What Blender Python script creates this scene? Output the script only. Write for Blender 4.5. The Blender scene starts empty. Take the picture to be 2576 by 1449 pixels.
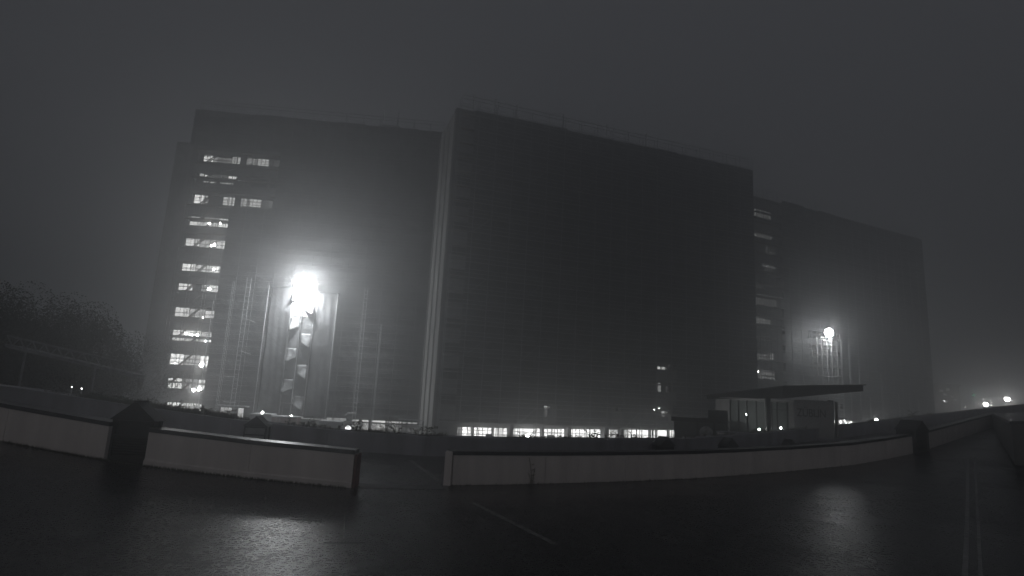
import bpy, bmesh, math, random
from mathutils import Vector, Matrix
random.seed(7)
S = bpy.context.scene
COL = S.collection
# ------------------------------------------------------------------ camera
EYE = 3.0
pitch, roll, FPX = math.atan(.185), math.radians(3.0), 1480.0
R0 = Vector((1, 0, 0)); FW = Vector((0, math.cos(pitch), math.sin(pitch))); U0 = Vector((0, -math.sin(pitch), math.cos(pitch)))
RT = math.cos(roll) * R0 + math.sin(roll) * U0
UP = math.cos(roll) * U0 - math.sin(roll) * R0
cam = bpy.data.cameras.new('camera'); cam.sensor_width = 36; cam.lens = 36 * FPX / 2576
cam.clip_start = .1; cam.clip_end = 2000
co = bpy.data.objects.new('camera', cam); COL.objects.link(co)
M = Matrix((RT, UP, -FW)).transposed().to_4x4(); M.translation = Vector((0, 0, EYE)); co.matrix_world = M
S.camera = co
# ------------------------------------------------------------------ night sky, weak town glow, exposure
w = bpy.data.worlds.new('World'); S.world = w; w.use_nodes = True
bg = w.node_tree.nodes['Background']; bg.inputs[0].default_value = (.94, .97, 1.08, 1); bg.inputs[1].default_value = .046
sun = bpy.data.lights.new('sun', 'SUN'); sun.energy = .11; sun.angle = math.radians(70); sun.color = (1, .93, .88)
so = bpy.data.objects.new('sun', sun); COL.objects.link(so)
so.rotation_euler = Vector((.1, .93, -.36)).to_track_quat('-Z', 'Y').to_euler()
vs = S.view_settings; vs.view_transform = 'Standard'; vs.look = 'None'; vs.exposure = 0; vs.gamma = 1; vs.use_curve_mapping = False
S.cycles.max_bounces = 6; S.cycles.volume_bounces = 1; S.cycles.transparent_max_bounces = 8
S.cycles.use_denoising = True; S.cycles.sample_clamp_indirect = 4; S.cycles.volume_step_rate = 4
FOG = .0112

# ------------------------------------------------------------------ materials
def nodes(m): return m.node_tree.nodes, m.node_tree.links
def mat(name, c, rough=.7, nscale=3, namt=.3, bump=0, bscale=60, metal=0, spec=.4, streak=False):
    m = bpy.data.materials.new(name); m.use_nodes = True; N, L = nodes(m); b = N['Principled BSDF']
    b.inputs['Roughness'].default_value = rough; b.inputs['Metallic'].default_value = metal; b.inputs['Specular IOR Level'].default_value = spec
    tc = N.new('ShaderNodeTexCoord'); no = N.new('ShaderNodeTexNoise'); no.inputs['Scale'].default_value = nscale; no.inputs['Detail'].default_value = 6
    if streak:
        mp = N.new('ShaderNodeMapping'); mp.inputs['Scale'].default_value = (1, 1, .15); L.new(tc.outputs['Object'], mp.inputs[0]); L.new(mp.outputs[0], no.inputs['Vector'])
    else: L.new(tc.outputs['Object'], no.inputs['Vector'])
    r = N.new('ShaderNodeValToRGB'); r.color_ramp.elements[0].position = .3; r.color_ramp.elements[1].position = .7
    r.color_ramp.elements[0].color = [x * (1 - namt) for x in c] + [1]; r.color_ramp.elements[1].color = [min(1, x * (1 + namt)) for x in c] + [1]
    L.new(no.outputs[0], r.inputs[0]); L.new(r.outputs[0], b.inputs['Base Color'])
    if bump:
        n2 = N.new('ShaderNodeTexNoise'); n2.inputs['Scale'].default_value = bscale; n2.inputs['Detail'].default_value = 4; L.new(tc.outputs['Object'], n2.inputs['Vector'])
        bp = N.new('ShaderNodeBump'); bp.inputs['Strength'].default_value = bump; bp.inputs['Distance'].default_value = .02
        L.new(n2.outputs[0], bp.inputs['Height']); L.new(bp.outputs[0], b.inputs['Normal'])
    return m
def emit(name, c, s, sampling='NONE', noise=0, nscale=(1.2, 1.2, .5)):
    m = bpy.data.materials.new(name); m.use_nodes = True; N, L = nodes(m)
    for n in list(N):
        if n.type != 'OUTPUT_MATERIAL': N.remove(n)
    e = N.new('ShaderNodeEmission'); e.inputs[0].default_value = (*c, 1); e.inputs[1].default_value = s
    if noise:
        tc = N.new('ShaderNodeTexCoord'); mp = N.new('ShaderNodeMapping'); mp.inputs['Scale'].default_value = nscale
        no = N.new('ShaderNodeTexNoise'); no.inputs['Scale'].default_value = 1; no.inputs['Detail'].default_value = 4
        L.new(tc.outputs['Object'], mp.inputs[0]); L.new(mp.outputs[0], no.inputs['Vector'])
        mr = N.new('ShaderNodeMapRange'); mr.inputs['From Min'].default_value = .3; mr.inputs['From Max'].default_value = .7
        mr.inputs['To Min'].default_value = s * (1 - noise); mr.inputs['To Max'].default_value = s * (1 + noise); L.new(no.outputs[0], mr.inputs[0]); L.new(mr.outputs[0], e.inputs[1])
    L.new(e.outputs[0], N['Material Output'].inputs[0]); m.cycles.emission_sampling = sampling
    return m
def cloth(name, c, tr):
    m = bpy.data.materials.new(name); m.use_nodes = True; N, L = nodes(m); b = N['Principled BSDF']
    b.inputs['Base Color'].default_value = (*c, 1); b.inputs['Roughness'].default_value = .6
    t = N.new('ShaderNodeBsdfTranslucent'); t.inputs[0].default_value = (*c, 1); mx = N.new('ShaderNodeMixShader'); mx.inputs[0].default_value = tr
    tc = N.new('ShaderNodeTexCoord'); no = N.new('ShaderNodeTexNoise'); no.inputs['Scale'].default_value = .9; no.inputs['Detail'].default_value = 6; L.new(tc.outputs['Object'], no.inputs['Vector'])
    bp = N.new('ShaderNodeBump'); bp.inputs['Strength'].default_value = .5; bp.inputs['Distance'].default_value = .3; L.new(no.outputs[0], bp.inputs['Height']); L.new(bp.outputs[0], b.inputs['Normal'])
    n2 = N.new('ShaderNodeTexNoise'); n2.inputs['Scale'].default_value = .45; n2.inputs['Detail'].default_value = 9; n2.inputs['Roughness'].default_value = .7; L.new(tc.outputs['Object'], n2.inputs['Vector'])
    rp = N.new('ShaderNodeValToRGB'); rp.color_ramp.elements[0].position = .36; rp.color_ramp.elements[1].position = .66
    rp.color_ramp.elements[0].color = [x * .4 for x in c] + [1]; rp.color_ramp.elements[1].color = [x * 1.7 for x in c] + [1]
    L.new(n2.outputs[0], rp.inputs[0]); L.new(rp.outputs[0], b.inputs['Base Color']); L.new(rp.outputs[0], t.inputs[0])
    L.new(b.outputs[0], mx.inputs[1]); L.new(t.outputs[0], mx.inputs[2]); L.new(mx.outputs[0], N['Material Output'].inputs[0])
    return m
def asphalt(name):
    m = bpy.data.materials.new(name); m.use_nodes = True; N, L = nodes(m); b = N['Principled BSDF']
    tc = N.new('ShaderNodeTexCoord')
    def noise(s, d=5, r=.55):
        n = N.new('ShaderNodeTexNoise'); n.inputs['Scale'].default_value = s; n.inputs['Detail'].default_value = d; n.inputs['Roughness'].default_value = r; L.new(tc.outputs['Object'], n.inputs['Vector']); return n
    big, mid, fine = noise(.22, 5, .6), noise(1.3, 8, .7), noise(13, 6, .75)
    cr = N.new('ShaderNodeValToRGB'); cr.color_ramp.elements[0].position = .3; cr.color_ramp.elements[0].color = (.01, .01, .0105, 1); cr.color_ramp.elements[1].position = .75; cr.color_ramp.elements[1].color = (.03, .03, .0315, 1)
    L.new(mid.outputs[0], cr.inputs[0]); L.new(cr.outputs[0], b.inputs['Base Color'])
    rr = N.new('ShaderNodeMapRange'); rr.inputs['From Min'].default_value = .38; rr.inputs['From Max'].default_value = .62; rr.inputs['To Min'].default_value = .12; rr.inputs['To Max'].default_value = .26
    ad = N.new('ShaderNodeMath'); ad.operation = 'MULTIPLY_ADD'; ad.inputs[1].default_value = .35; L.new(mid.outputs[0], ad.inputs[0])
    sb = N.new('ShaderNodeMath'); sb.operation = 'MULTIPLY'; sb.inputs[1].default_value = .65; L.new(big.outputs[0], sb.inputs[0]); L.new(sb.outputs[0], ad.inputs[2])
    L.new(ad.outputs[0], rr.inputs[0])
    gr = N.new('ShaderNodeMapRange'); gr.inputs['From Min'].default_value = .42; gr.inputs['From Max'].default_value = .66; gr.inputs['To Min'].default_value = 0; gr.inputs['To Max'].default_value = .2
    L.new(fine.outputs[0], gr.inputs[0]); ra = N.new('ShaderNodeMath'); L.new(rr.outputs[0], ra.inputs[0]); L.new(gr.outputs[0], ra.inputs[1]); L.new(ra.outputs[0], b.inputs['Roughness'])
    hs = N.new('ShaderNodeMath'); hs.operation = 'MULTIPLY_ADD'; hs.inputs[1].default_value = .5; L.new(fine.outputs[0], hs.inputs[0]); L.new(mid.outputs[0], hs.inputs[2])
    bp = N.new('ShaderNodeBump'); bp.inputs['Strength'].default_value = .6; bp.inputs['Distance'].default_value = .02; L.new(hs.outputs[0], bp.inputs['Height']); L.new(bp.outputs[0], b.inputs['Normal'])
    b.inputs['Specular IOR Level'].default_value = .45
    return m
CONC = mat('concrete', (.17, .17, .17), .85, 1.2, .3, .2, 20)
ENDW = mat('end_wall_render', (.29, .29, .285), .85, .6, .3, streak=True)
CONCL = mat('pale_concrete', (.42, .42, .41), .8, .6, .25, streak=True)
DARKG = mat('dark_glass', (.02, .022, .025), .12, 1, .1, spec=.5)
DFRAME = mat('dark_frame', (.06, .06, .06), .5)
STEEL = mat('galvanised_steel', (.45, .46, .47), .45, 6, .2, metal=.3)
TUBE = mat('weathered_tube', (.11, .11, .11), .6, 3, .4)
DULL = mat('dull_bridge_metal', (.26, .27, .28), .6, 3, .3)
FAINT = mat('worn_faint_line', (.24, .24, .24), .5, 6, .5)
PLANK = mat('scaffold_plank', (.16, .14, .12), .8, 8, .4)
RENDER = mat('rendered_wall', (.68, .64, .625), .85, 1.7, .12, .3, 30, streak=True)
RENDER2 = mat('grey_parapet', (.3, .3, .33), .85, 1.2, .25, .2, 30, streak=True)
COPING = mat('wet_metal_coping', (.09, .09, .095), .3, 5, .2, .15, 25, metal=.6)
REDP = mat('dull_red_paint', (.17, .08, .076), .8, 2, .4)
BLACKM = mat('black_sheet_metal', (.03, .03, .032), .5, 4, .3)
WETROOF = mat('wet_dark_roof', (.035, .035, .037), .35, 4, .3)
SLAB = mat('threshold_concrete', (.13, .13, .13), .6, 2, .3, .2, 30)
ASPH = asphalt('wet_asphalt')
PAINT = mat('worn_white_paint', (.2, .2, .195), .5, 6, .5)
SITE = mat('site_mud', (.07, .065, .06), .8, .5, .4)
NET = cloth('scaffold_net', (.058, .06, .063), .3)
NETD = cloth('dark_scaffold_net', (.055, .057, .06), .25)
FLAP = cloth('loose_sheeting', (.22, .225, .23), .35)
BACKN = cloth('pale_net', (.11, .113, .116), .3)
SHEET = cloth('white_sheeting', (.42, .43, .44), .35)
RED = mat('faded_red_container', (.22, .1, .085), .6, 3, .3)
GREYC = mat('grey_container', (.22, .23, .24), .6, 3, .3)
BARK = mat('bark', (.045, .038, .03), .9, 8, .4)
LEAF = mat('dark_leaves', (.03, .035, .024), .8, 4, .3)
WEED = mat('dry_weed', (.06, .06, .04), .8, 4, .4)
BANNER = mat('grey_banner', (.4, .4, .4), .7, 2, .1)
LETTER = mat('dark_lettering', (.02, .02, .022), .6)
PALEP = mat('painted_backlit_pane', (.3, .31, .32), .35, 2, .2)  # pale colour stands in for light coming through the panes from behind
GLASSP = mat('hazy_glass', (.09, .1, .1), .3, 2, .2)
CLEARG = bpy.data.materials.new('clear_glass'); CLEARG.use_nodes = True; N, L = nodes(CLEARG)
tr_ = N.new('ShaderNodeBsdfTransparent'); tr_.inputs[0].default_value = (.82, .86, .85, 1); mx = N.new('ShaderNodeMixShader'); mx.inputs[0].default_value = .08
N['Principled BSDF'].inputs['Roughness'].default_value = .05; N['Principled BSDF'].inputs['Base Color'].default_value = (.2, .22, .22, 1)
L.new(tr_.outputs[0], mx.inputs[1]); L.new(N['Principled BSDF'].outputs[0], mx.inputs[2]); L.new(mx.outputs[0], N['Material Output'].inputs[0])
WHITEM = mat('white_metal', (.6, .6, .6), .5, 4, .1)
EM = {}
def pane_mat(b):
    k = round(b * 20) / 20
    if k not in EM: EM[k] = emit('lit_pane', (1, 1, .98), 3.1 * k ** 2 + .02, noise=.22, nscale=(1.6, 1.6, .3))
    return EM[k]
BULB = emit('work_light_glow', (1, .99, .97), 60, 'FRONT')
BIGB = emit('floodlight_glow', (.97, .99, 1), 1, 'FRONT')

# ------------------------------------------------------------------ mesh helpers
class MB:
    def __init__(s): s.v = []; s.f = []; s.m = []
    def quad(s, a, b, c, d, m=0):
        n = len(s.v); s.v += [a, b, c, d]; s.f.append((n, n + 1, n + 2, n + 3)); s.m.append(m); return s
    def poly(s, pts, m=0):
        n = len(s.v); s.v += pts; s.f.append(tuple(range(n, n + len(pts)))); s.m.append(m); return s
    def box(s, x0, x1, y0, y1, z0, z1, m=0):
        n = len(s.v); s.v += [(x, y, z) for z in (z0, z1) for y in (y0, y1) for x in (x0, x1)]
        for q in ((0, 2, 3, 1), (4, 5, 7, 6), (0, 1, 5, 4), (2, 6, 7, 3), (0, 4, 6, 2), (1, 3, 7, 5)): s.f.append(tuple(n + i for i in q)); s.m.append(m)
        return s
    def prism(s, bot, top, m=0):
        n = len(s.v); k = len(bot); s.v += list(bot) + list(top)
        s.f.append(tuple(n + i for i in reversed(range(k)))); s.m.append(m); s.f.append(tuple(n + k + i for i in range(k))); s.m.append(m)
        for i in range(k): s.f.append((n + i, n + (i + 1) % k, n + k + (i + 1) % k, n + k + i)); s.m.append(m)
        return s
    def tube(s, p, q, r, n=6, r2=None, m=0):
        p, q = Vector(p), Vector(q); d = (q - p).normalized(); a = d.orthogonal().normalized(); b = d.cross(a); r2 = r if r2 is None else r2
        ring = lambda c, rr: [tuple(c + (a * math.cos(2 * math.pi * i / n) + b * math.sin(2 * math.pi * i / n)) * rr) for i in range(n)]
        return s.prism(ring(p, r), ring(q, r2), m)
    def ball(s, c, r, sub=2, m=0, sz=1):
        bm = bmesh.new(); bmesh.ops.create_icosphere(bm, subdivisions=sub, radius=r); n = len(s.v)
        s.v += [(c[0] + v.co.x, c[1] + v.co.y, c[2] + v.co.z * sz) for v in bm.verts]
        for f in bm.faces: s.f.append(tuple(n + v.index for v in f.verts)); s.m.append(m)
        bm.free(); return s
    def mesh(s, name, mats, smooth=False):
        me = bpy.data.meshes.new(name); me.from_pydata([tuple(v) for v in s.v], [], s.f)
        for m in (mats if isinstance(mats, (list, tuple)) else [mats]): me.materials.append(m)
        me.polygons.foreach_set('material_index', s.m)
        if smooth: me.polygons.foreach_set('use_smooth', [True] * len(s.f))
        me.update(); return me
    def build(s, name, mats, parent=None, loc=None, smooth=False): return put(name, s.mesh(name, mats, smooth), parent, loc)
def put(name, me, parent=None, loc=None, rz=0, scale=None):
    o = bpy.data.objects.new(name, me); COL.objects.link(o)
    if parent: o.parent = parent
    if loc: o.location = loc
    if rz: o.rotation_euler.z = rz
    if scale: o.scale = scale
    return o
def tag(o, label, cat, group=None):
    o['label'] = label; o['category'] = cat
    if group: o['group'] = group
    return o
def thing(name, label, cat, loc=(0, 0, 0), rz=0, group=None):
    o = put(name, None, None, loc, rz); o.empty_display_size = .3
    return tag(o, label, cat, group)
def copy_tree(o, loc, rz, label):
    r = o.copy(); COL.objects.link(r); r.location = loc; r.rotation_euler.z = rz; r['label'] = label
    for ch in o.children:
        c = ch.copy(); COL.objects.link(c); c.parent = r
        for g in ch.children:
            d = g.copy(); COL.objects.link(d); d.parent = c
    return r
def struct(o, kind='structure'): o['kind'] = kind; return o
def bar(a, b, r=.05):
    return MB().tube(a, b, r)

def lerp(tab, x):
    if x <= tab[0][0]: return tab[0][1]
    for (x0, y0), (x1, y1) in zip(tab, tab[1:]):
        if x <= x1: return y0 + (y1 - y0) * (x - x0) / (x1 - x0)
    return tab[-1][1]
NEARY = [(-40, 21), (-17, 19.8), (-12, 19.3), (-4.7, 19.4), (-2, 21.4), (8.2, 26.3), (19, 32.4), (26.2, 38), (45, 55), (80, 88)]
FARY = [(-60, 31), (-4, 31), (.1, 33), (5.5, 36), (11.7, 40), (30.7, 53), (44.8, 63), (67.8, 78), (90, 94)]
FARTOP = [(-60, 3.9), (-26.1, 2.25), (-19.5, 1.6), (-13.2, 1.08), (-9.4, .88), (-2.7, .78), (5.5, .79), (11.7, .84), (20, 1.35), (30.75, 2.11), (44.8, 3.39), (55, 4.3), (67.8, 5.44), (90, 7)]
def znear(x):
    x = max(x, -32)
    return -.15 + (.0035 * x * x if x < 0 else .0016 * x * x if x < 26 else 1.0816 + .09 * (x - 26))
def zdeck(x, y):
    a, b = lerp(NEARY, x), lerp(FARY, x); t = min(1, max(0, (y - a) / (b - a)))
    k = min(1, max(0, (y - 11) / (a - 13))); k = k * k * (3 - 2 * k)
    return (-.12 + (znear(x) + .12) * k) * (1 - t) + (lerp(FARTOP, x) - .98) * t

# ------------------------------------------------------------------ ground
g = MB().quad((-250, -20, -3), (250, -20, -3), (250, 320, -3), (-250, 320, -3)).build('ground', SITE); struct(g)
def deck_mesh():
    xs = [-60 + .75 * i for i in range(201)]; nv = 64; mb = MB()
    for x in xs:
        y1 = lerp(FARY, x) + 1.2
        for j in range(nv + 1):
            y = -8 + (y1 + 8) * j / nv; mb.v.append((x, y, zdeck(x, y)))
    for i in range(len(xs) - 1):
        for j in range(nv):
            k = i * (nv + 1) + j; mb.f.append((k, k + nv + 1, k + nv + 2, k + 1)); mb.m.append(0)
        k = i * (nv + 1) + nv; a, b = mb.v[k], mb.v[k + nv + 1]; n = len(mb.v)   # outer face of the deck down to the site
        mb.v += [(a[0], a[1], -2.9), (b[0], b[1], -2.9)]; mb.f.append((k, k + nv + 1, n + 1, n)); mb.m.append(0)
    return mb.mesh('deck', ASPH, True)
deck = struct(put('deck', deck_mesh()))
def strip(name, a, b, wd, m, h=.006, n=14):
    mb = MB(); a, b = Vector(a), Vector(b); d = (b - a).normalized(); s = Vector((-d.y, d.x)) * wd / 2
    for i in range(n):
        p, q = a.lerp(b, i / n), a.lerp(b, (i + 1) / n)
        c = [p - s, q - s, q + s, p + s]
        mb.prism([(v.x, v.y, zdeck(v.x, v.y) - .02) for v in c], [(v.x, v.y, zdeck(v.x, v.y) + h) for v in c])
    return mb.build(name, m, deck)
strip('painted_line', (-.82, 18.34), (1.25, 13.7), .13, PAINT)
strip('painted_line', (-4.3, 28.5), (-2.26, 22.25), .16, PAINT)
strip('painted_line', (-3.92, 15.7), (-3.28, 13.23), .025, PAINT)
strip('drain_slot', (-3.56, 12.75), (-2.75, 12.93), .09, BLACKM, .005, 4)
strip('drain_slot', (-4.9, 14.6), (-4.2, 14.65), .05, BLACKM, .005, 3)
strip('drain_edge', (26.4, 34.4), (8.3, 11.2), .10, FAINT, .01, 40)
strip('drain_edge', (26.85, 34.5), (8.62, 11.2), .07, FAINT, .01, 40)
strip('kerb_strip', (-4.6, 19.9), (-2.0, 20.9), .9, SLAB, .02, 8)

# ------------------------------------------------------------------ parapets
def wall_run(label, path, top_of, base_of, m, thick, pts=None, cap=COPING, capname='coping', cut=3.4, skirt=False, name='parapet_wall'):
    """planter-like parapet: separate panels with recessed joints under one coping"""
    root = thing(name, label, 'wall', (path[0][0], path[0][1], base_of(*path[0])))
    ox, oy, oz = root.location
    L = [Vector(p) for p in path]; seg = []
    for a, b in zip(L, L[1:]):
        n = max(1, round((b - a).length / cut)); seg += [(a.lerp(b, i / n), a.lerp(b, (i + 1) / n)) for i in range(n)]
    capmb = MB()
    if skirt:
        sk = MB()
        for a, b in zip(L, L[1:]):
            d = (b - a).normalized(); q = Vector((d.y, -d.x)) * .045; h = lambda p, k: (p.x - ox, p.y - oy, base_of(p.x, p.y) + k - oz)
            sk.prism([h(a + q, -.2), h(b + q, -.2), h(b, -.2), h(a, -.2)], [h(a + q, .15), h(b + q, .15), h(b, .18), h(a, .18)])
        sk.build('base_course', m, root)
    for a, b in seg:
        d = (b - a).normalized(); s = Vector((-d.y, d.x)) * thick; g_ = d * .007
        def ring(o0, o1, f0, gap=True):
            e = g_ if gap else Vector((0, 0)); q = [a + e + d.orthogonal() * 0, b - e]
            return [(p.x - ox, p.y - oy, f0(p) - oz) for p in (q[0] + s * o0, q[1] + s * o0, q[1] + s * o1, q[0] + s * o1)]
        hb = lambda p: base_of(p.x, p.y) - .25
        ht = lambda p: top_of(p.x, p.y) - .13
        MB().prism(ring(0, 1, hb), ring(0, 1, ht)).build('wall_panel', m, root)
        capmb.prism(ring(-.04, 1.04, ht, False), ring(-.04, 1.04, lambda p: top_of(p.x, p.y), False))
    capmb.build(capname, cap, root)
    return root
nt = lambda x, y: znear(x) + 1.15
nb = lambda x, y: znear(x)
def npath(x0, x1, n): return [(x0 + (x1 - x0) * i / n, lerp(NEARY, x0 + (x1 - x0) * i / n)) for i in range(n + 1)]
wall_run('long pale rendered parapet left of the black gabled housing', npath(-34, -12.58, 6), nt, nb, RENDER, .62)
wl = wall_run('pale rendered parapet with dull red end face beside the gap', npath(-11.28, -4.72, 2), nt, nb, RENDER, .62, skirt=True)
y0 = lerp(NEARY, -4.7); z0 = znear(-4.7)
o = MB().box(0, .06, .02, .61, -.2, 1.02).build('end_panel', REDP, wl, (-4.7 - wl.location.x, y0 - wl.location.y, z0 - wl.location.z)); o['label'] = 'dull red end face of the parapet'
wr = wall_run('long pale rendered parapet curving to the right of the gap', npath(-1.75, 25.2, 8), nt, nb, RENDER, .62)
x_, y_ = -2.03, lerp(NEARY, -2.03)
o = MB().box(0, .25, -.03, .63, -.2, 1.12).build('end_post', RENDER, wr, (x_ - wr.location.x, y_ - wr.location.y, znear(-2) - wr.location.z))
wall_run('short pale parapet beyond the far black gabled housing', npath(26.7, 46, 4), nt, nb, RENDER, .62)
zr = lambda x, y: znear(min(x, 40)) + .3
wall_run('pale wall running back along the right edge of the deck', [(49.5, 61), (38, 46.5), (25.6, 30.3)], lambda x, y: zr(x, y) + .9 + (61 - y) / 31, zr, SLAB, 1.6)
fpath = [(x, lerp(FARY, x)) for x in (-58, -47, -36, -25, -14, -4, .1, 5.5, 11.7, 18, 24, 30.7, 37, 44.8, 56, 67.8, 80)]
wall_run('grey planter parapet along the far side of the deck', fpath, lambda x, y: lerp(FARTOP, x), lambda x, y: lerp(FARTOP, x) - .98, RENDER2, 1.1, cap=RENDER2, cut=4.5)

# ------------------------------------------------------------------ gabled housings
def housing(label, loc, rz, glazed=False, sc=1, D=.36):
    r = thing('gabled_housing', label, 'vent housing', loc, rz, 'gabled housings in the parapets'); r.scale = (sc, sc, sc)
    W, E = .62, 1.3
    for x in (-W, W):
        for y in (-D, D): MB().box(x - .05, x + .05, y - .05, y + .05, -.4, E).build('corner_post', BLACKM, r)
    for z in (.12, .78, E - .06):
        MB().box(-W + .05, W - .05, -D - .045, -D + .045, z - .045, z + .045).build('rail', BLACKM, r)
    if glazed:
        for z0, z1 in ((.165, .735), (.825, E - .105)):
            for y in (-D, D): MB().box(-W + .05, W - .05, y - .012, y + .012, z0, z1).build('pane', PALEP, r)
    else:
        MB().box(-W + .051, W - .051, -D + .046, D, -.4, E).build('sheet_body', BLACKM, r)
        for i in range(7): MB().prism([(-W + .05, -D - .03, .2 + i * .08), (W - .05, -D - .03, .2 + i * .08), (W - .05, -D + .044, .24 + i * .08), (-W + .05, -D + .044, .24 + i * .08)], [(-W + .05, -D - .03, .215 + i * .08), (W - .05, -D - .03, .215 + i * .08), (W - .05, -D + .044, .255 + i * .08), (-W + .05, -D + .044, .255 + i * .08)]).build('louvre_slat', BLACKM, r)
    o_ = .07; hw = W + .05 + o_; p = .6; dd = D + .05 + o_
    MB().prism([(-hw, -dd, E), (hw, -dd, E), (0, -dd, E + p)], [(-hw, dd, E), (hw, dd, E), (0, dd, E + p)]).build('gable_roof', WETROOF, r)
    MB().box(-.05, .05, -dd - .01, dd + .01, E + p - .02, E + p + .03).build('ridge_cap', COPING, r)
    return r
housing('large black gabled housing between the two left parapets', (-11.93, 19.75, znear(-11.8)), 0, D=.2)
housing('black gabled housing between the right parapet and its short end', (25.95, 38.3, znear(26)), .45, D=.55)
housing('open glazed gabled housing standing at the left far planter', (-12.4, 30.5, -.15), .05, True, .82)
housing('black gabled housing in front of the lit ground floor windows', (10.05, 38.2, -.65), .5, False, .88)
housing('black gabled housing under the small shelter', (15.6, 42.2, -.75), .5, False, .9)
housing('low black gabled housing in front of the glass pavilion', (21.9, 46.6, -.65), .5, False, .8)

# ------------------------------------------------------------------ tower blocks
class Face:
    def __init__(s, A, B):
        s.A, s.B = Vector(A), Vector(B); s.L = (s.B - s.A).length; s.t = (s.B - s.A).normalized(); s.n = Vector((s.t.y, -s.t.x)); s.ang = math.atan2(s.t.y, s.t.x)
    def p(s, u, z, off=0): q = s.A + s.t * u + s.n * off; return (q.x, q.y, z)
FL = Face((-47.74, 81.49), (-11.37, 84.82)); FC = Face((-8.91, 75.82), (38.17, 92.55)); FR = Face((42.99, 103.59), (89.3, 126.16))
def window_mesh(w_, h_):
    mb = MB(); t = .06
    mb.box(0, w_, -.06, .06, 0, t).box(0, w_, -.06, .06, h_ - t, h_).box(0, t, -.06, .06, t, h_ - t).box(w_ - t, w_, -.06, .06, t, h_ - t)
    n = max(1, round(w_ / 1.4)); 
    for i in range(1, n): mb.box(w_ * i / n - .03, w_ * i / n + .03, -.05, .05, t, h_ - t)
    mb.quad((t, .03, t), (w_ - t, .03, t), (w_ - t, .03, h_ - t), (t, .03, h_ - t), 1)
    return mb.mesh('window', [DFRAME, DARKG])
def lit_window(parent, u0, u1, z0, z1, b, y=.25, pitch=.62, hp=.55, name='window'):
    w_, h_ = u1 - u0, z1 - z0; mb = MB(); t = .05
    mb.box(0, w_, -.06, .06, -t, 0).box(0, w_, -.06, .06, h_, h_ + t).box(-t, 0, -.06, .06, -t, h_ + t).box(w_, w_ + t, -.06, .06, -t, h_ + t)
    n = max(1, round(w_ / pitch))
    for i in range(1, n): mb.box(w_ * i / n - .025, w_ * i / n + .025, -.04, .04, 0, h_)
    n = max(1, round(h_ / hp))
    for i in range(1, n): mb.box(0, w_, -.03, .03, h_ * i / n - .02, h_ * i / n + .02)
    o = mb.build(name, DFRAME, parent, (u0, y, z0))
    MB().box(0, w_, .02, .03, 0, h_).build('pane', pane_mat(b), o)
    return o
def block(label, F, ztop, floors, bay, skip, zlow=-3, depth=12, name='tower_block'):
    r = thing(name, label, 'building', F.p(0, 0), F.ang)
    MB().box(0, F.L, .7, depth, zlow, ztop).build('core_wall', CONC, r)
    sp = MB().box(0, F.L, 0, .697, 0, 1.85).mesh('spandrel', CONC)
    for f in floors: put('spandrel', sp, r, (0, 0, f - 1.88))
    top = floors[-1] + 1.42
    MB().box(0, F.L, .003, .697, top, ztop).build('top_storey_wall', CONC, r)
    MB().box(-.15, F.L + .15, -.15, .9, ztop, ztop + .5).build('roof_parapet', CONC, r)
    n = round(F.L / bay); b_ = F.L / n
    wm = window_mesh(b_ - .34, 1.36); pm = MB().box(-.17, .17, .06, .69, 0, 1.4).mesh('pier', CONC)
    for k, f in enumerate(floors):
        for i in range(n + 1):
            if not skip(i * b_, k): put('pier', pm, r, (min(max(i * b_, .17), F.L - .17), 0, f))
            if i < n and not skip((i + .5) * b_, k) and not skip(i * b_ + .2, k) and not skip((i + 1) * b_ - .2, k): put('window', wm, r, (i * b_ + .17, .35, f + .02))
    # roof edge guard rail
    for i in range(int(F.L / 3) + 1): bar((i * 3.0, .3, ztop + .5), (i * 3.0, .3, ztop + 1.6), .04).build('rail_post', STEEL, r)
    for z in (1.05, 1.58): bar((0, .3, ztop + z), (F.L, .3, ztop + z), .03).build('roof_rail', STEEL, r)
    return r
FLL = [-1.5 + 3.28 * k for k in range(12)]
left = block('left tower block with a lit stair column and floodlit netting', FL, 41.5, FLL, 2.8, lambda u, k: u < 7.9 or (k == 11 and u < 13) or (k == 9 and u < 12.6), name='tower_block')
MB().box(-5.3, -.003, 6, 16, -3, 39.6).build('annex_wall', CONC, left)
MB().box(26.0, 29.1, 3, 6, 42.0, 44.2).build('plant_room', CONC, left)
for u in (26.3, 28.6): bar((u, 4, 44.2), (u, 4, 47), .09).build('antenna', STEEL, left)
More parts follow.
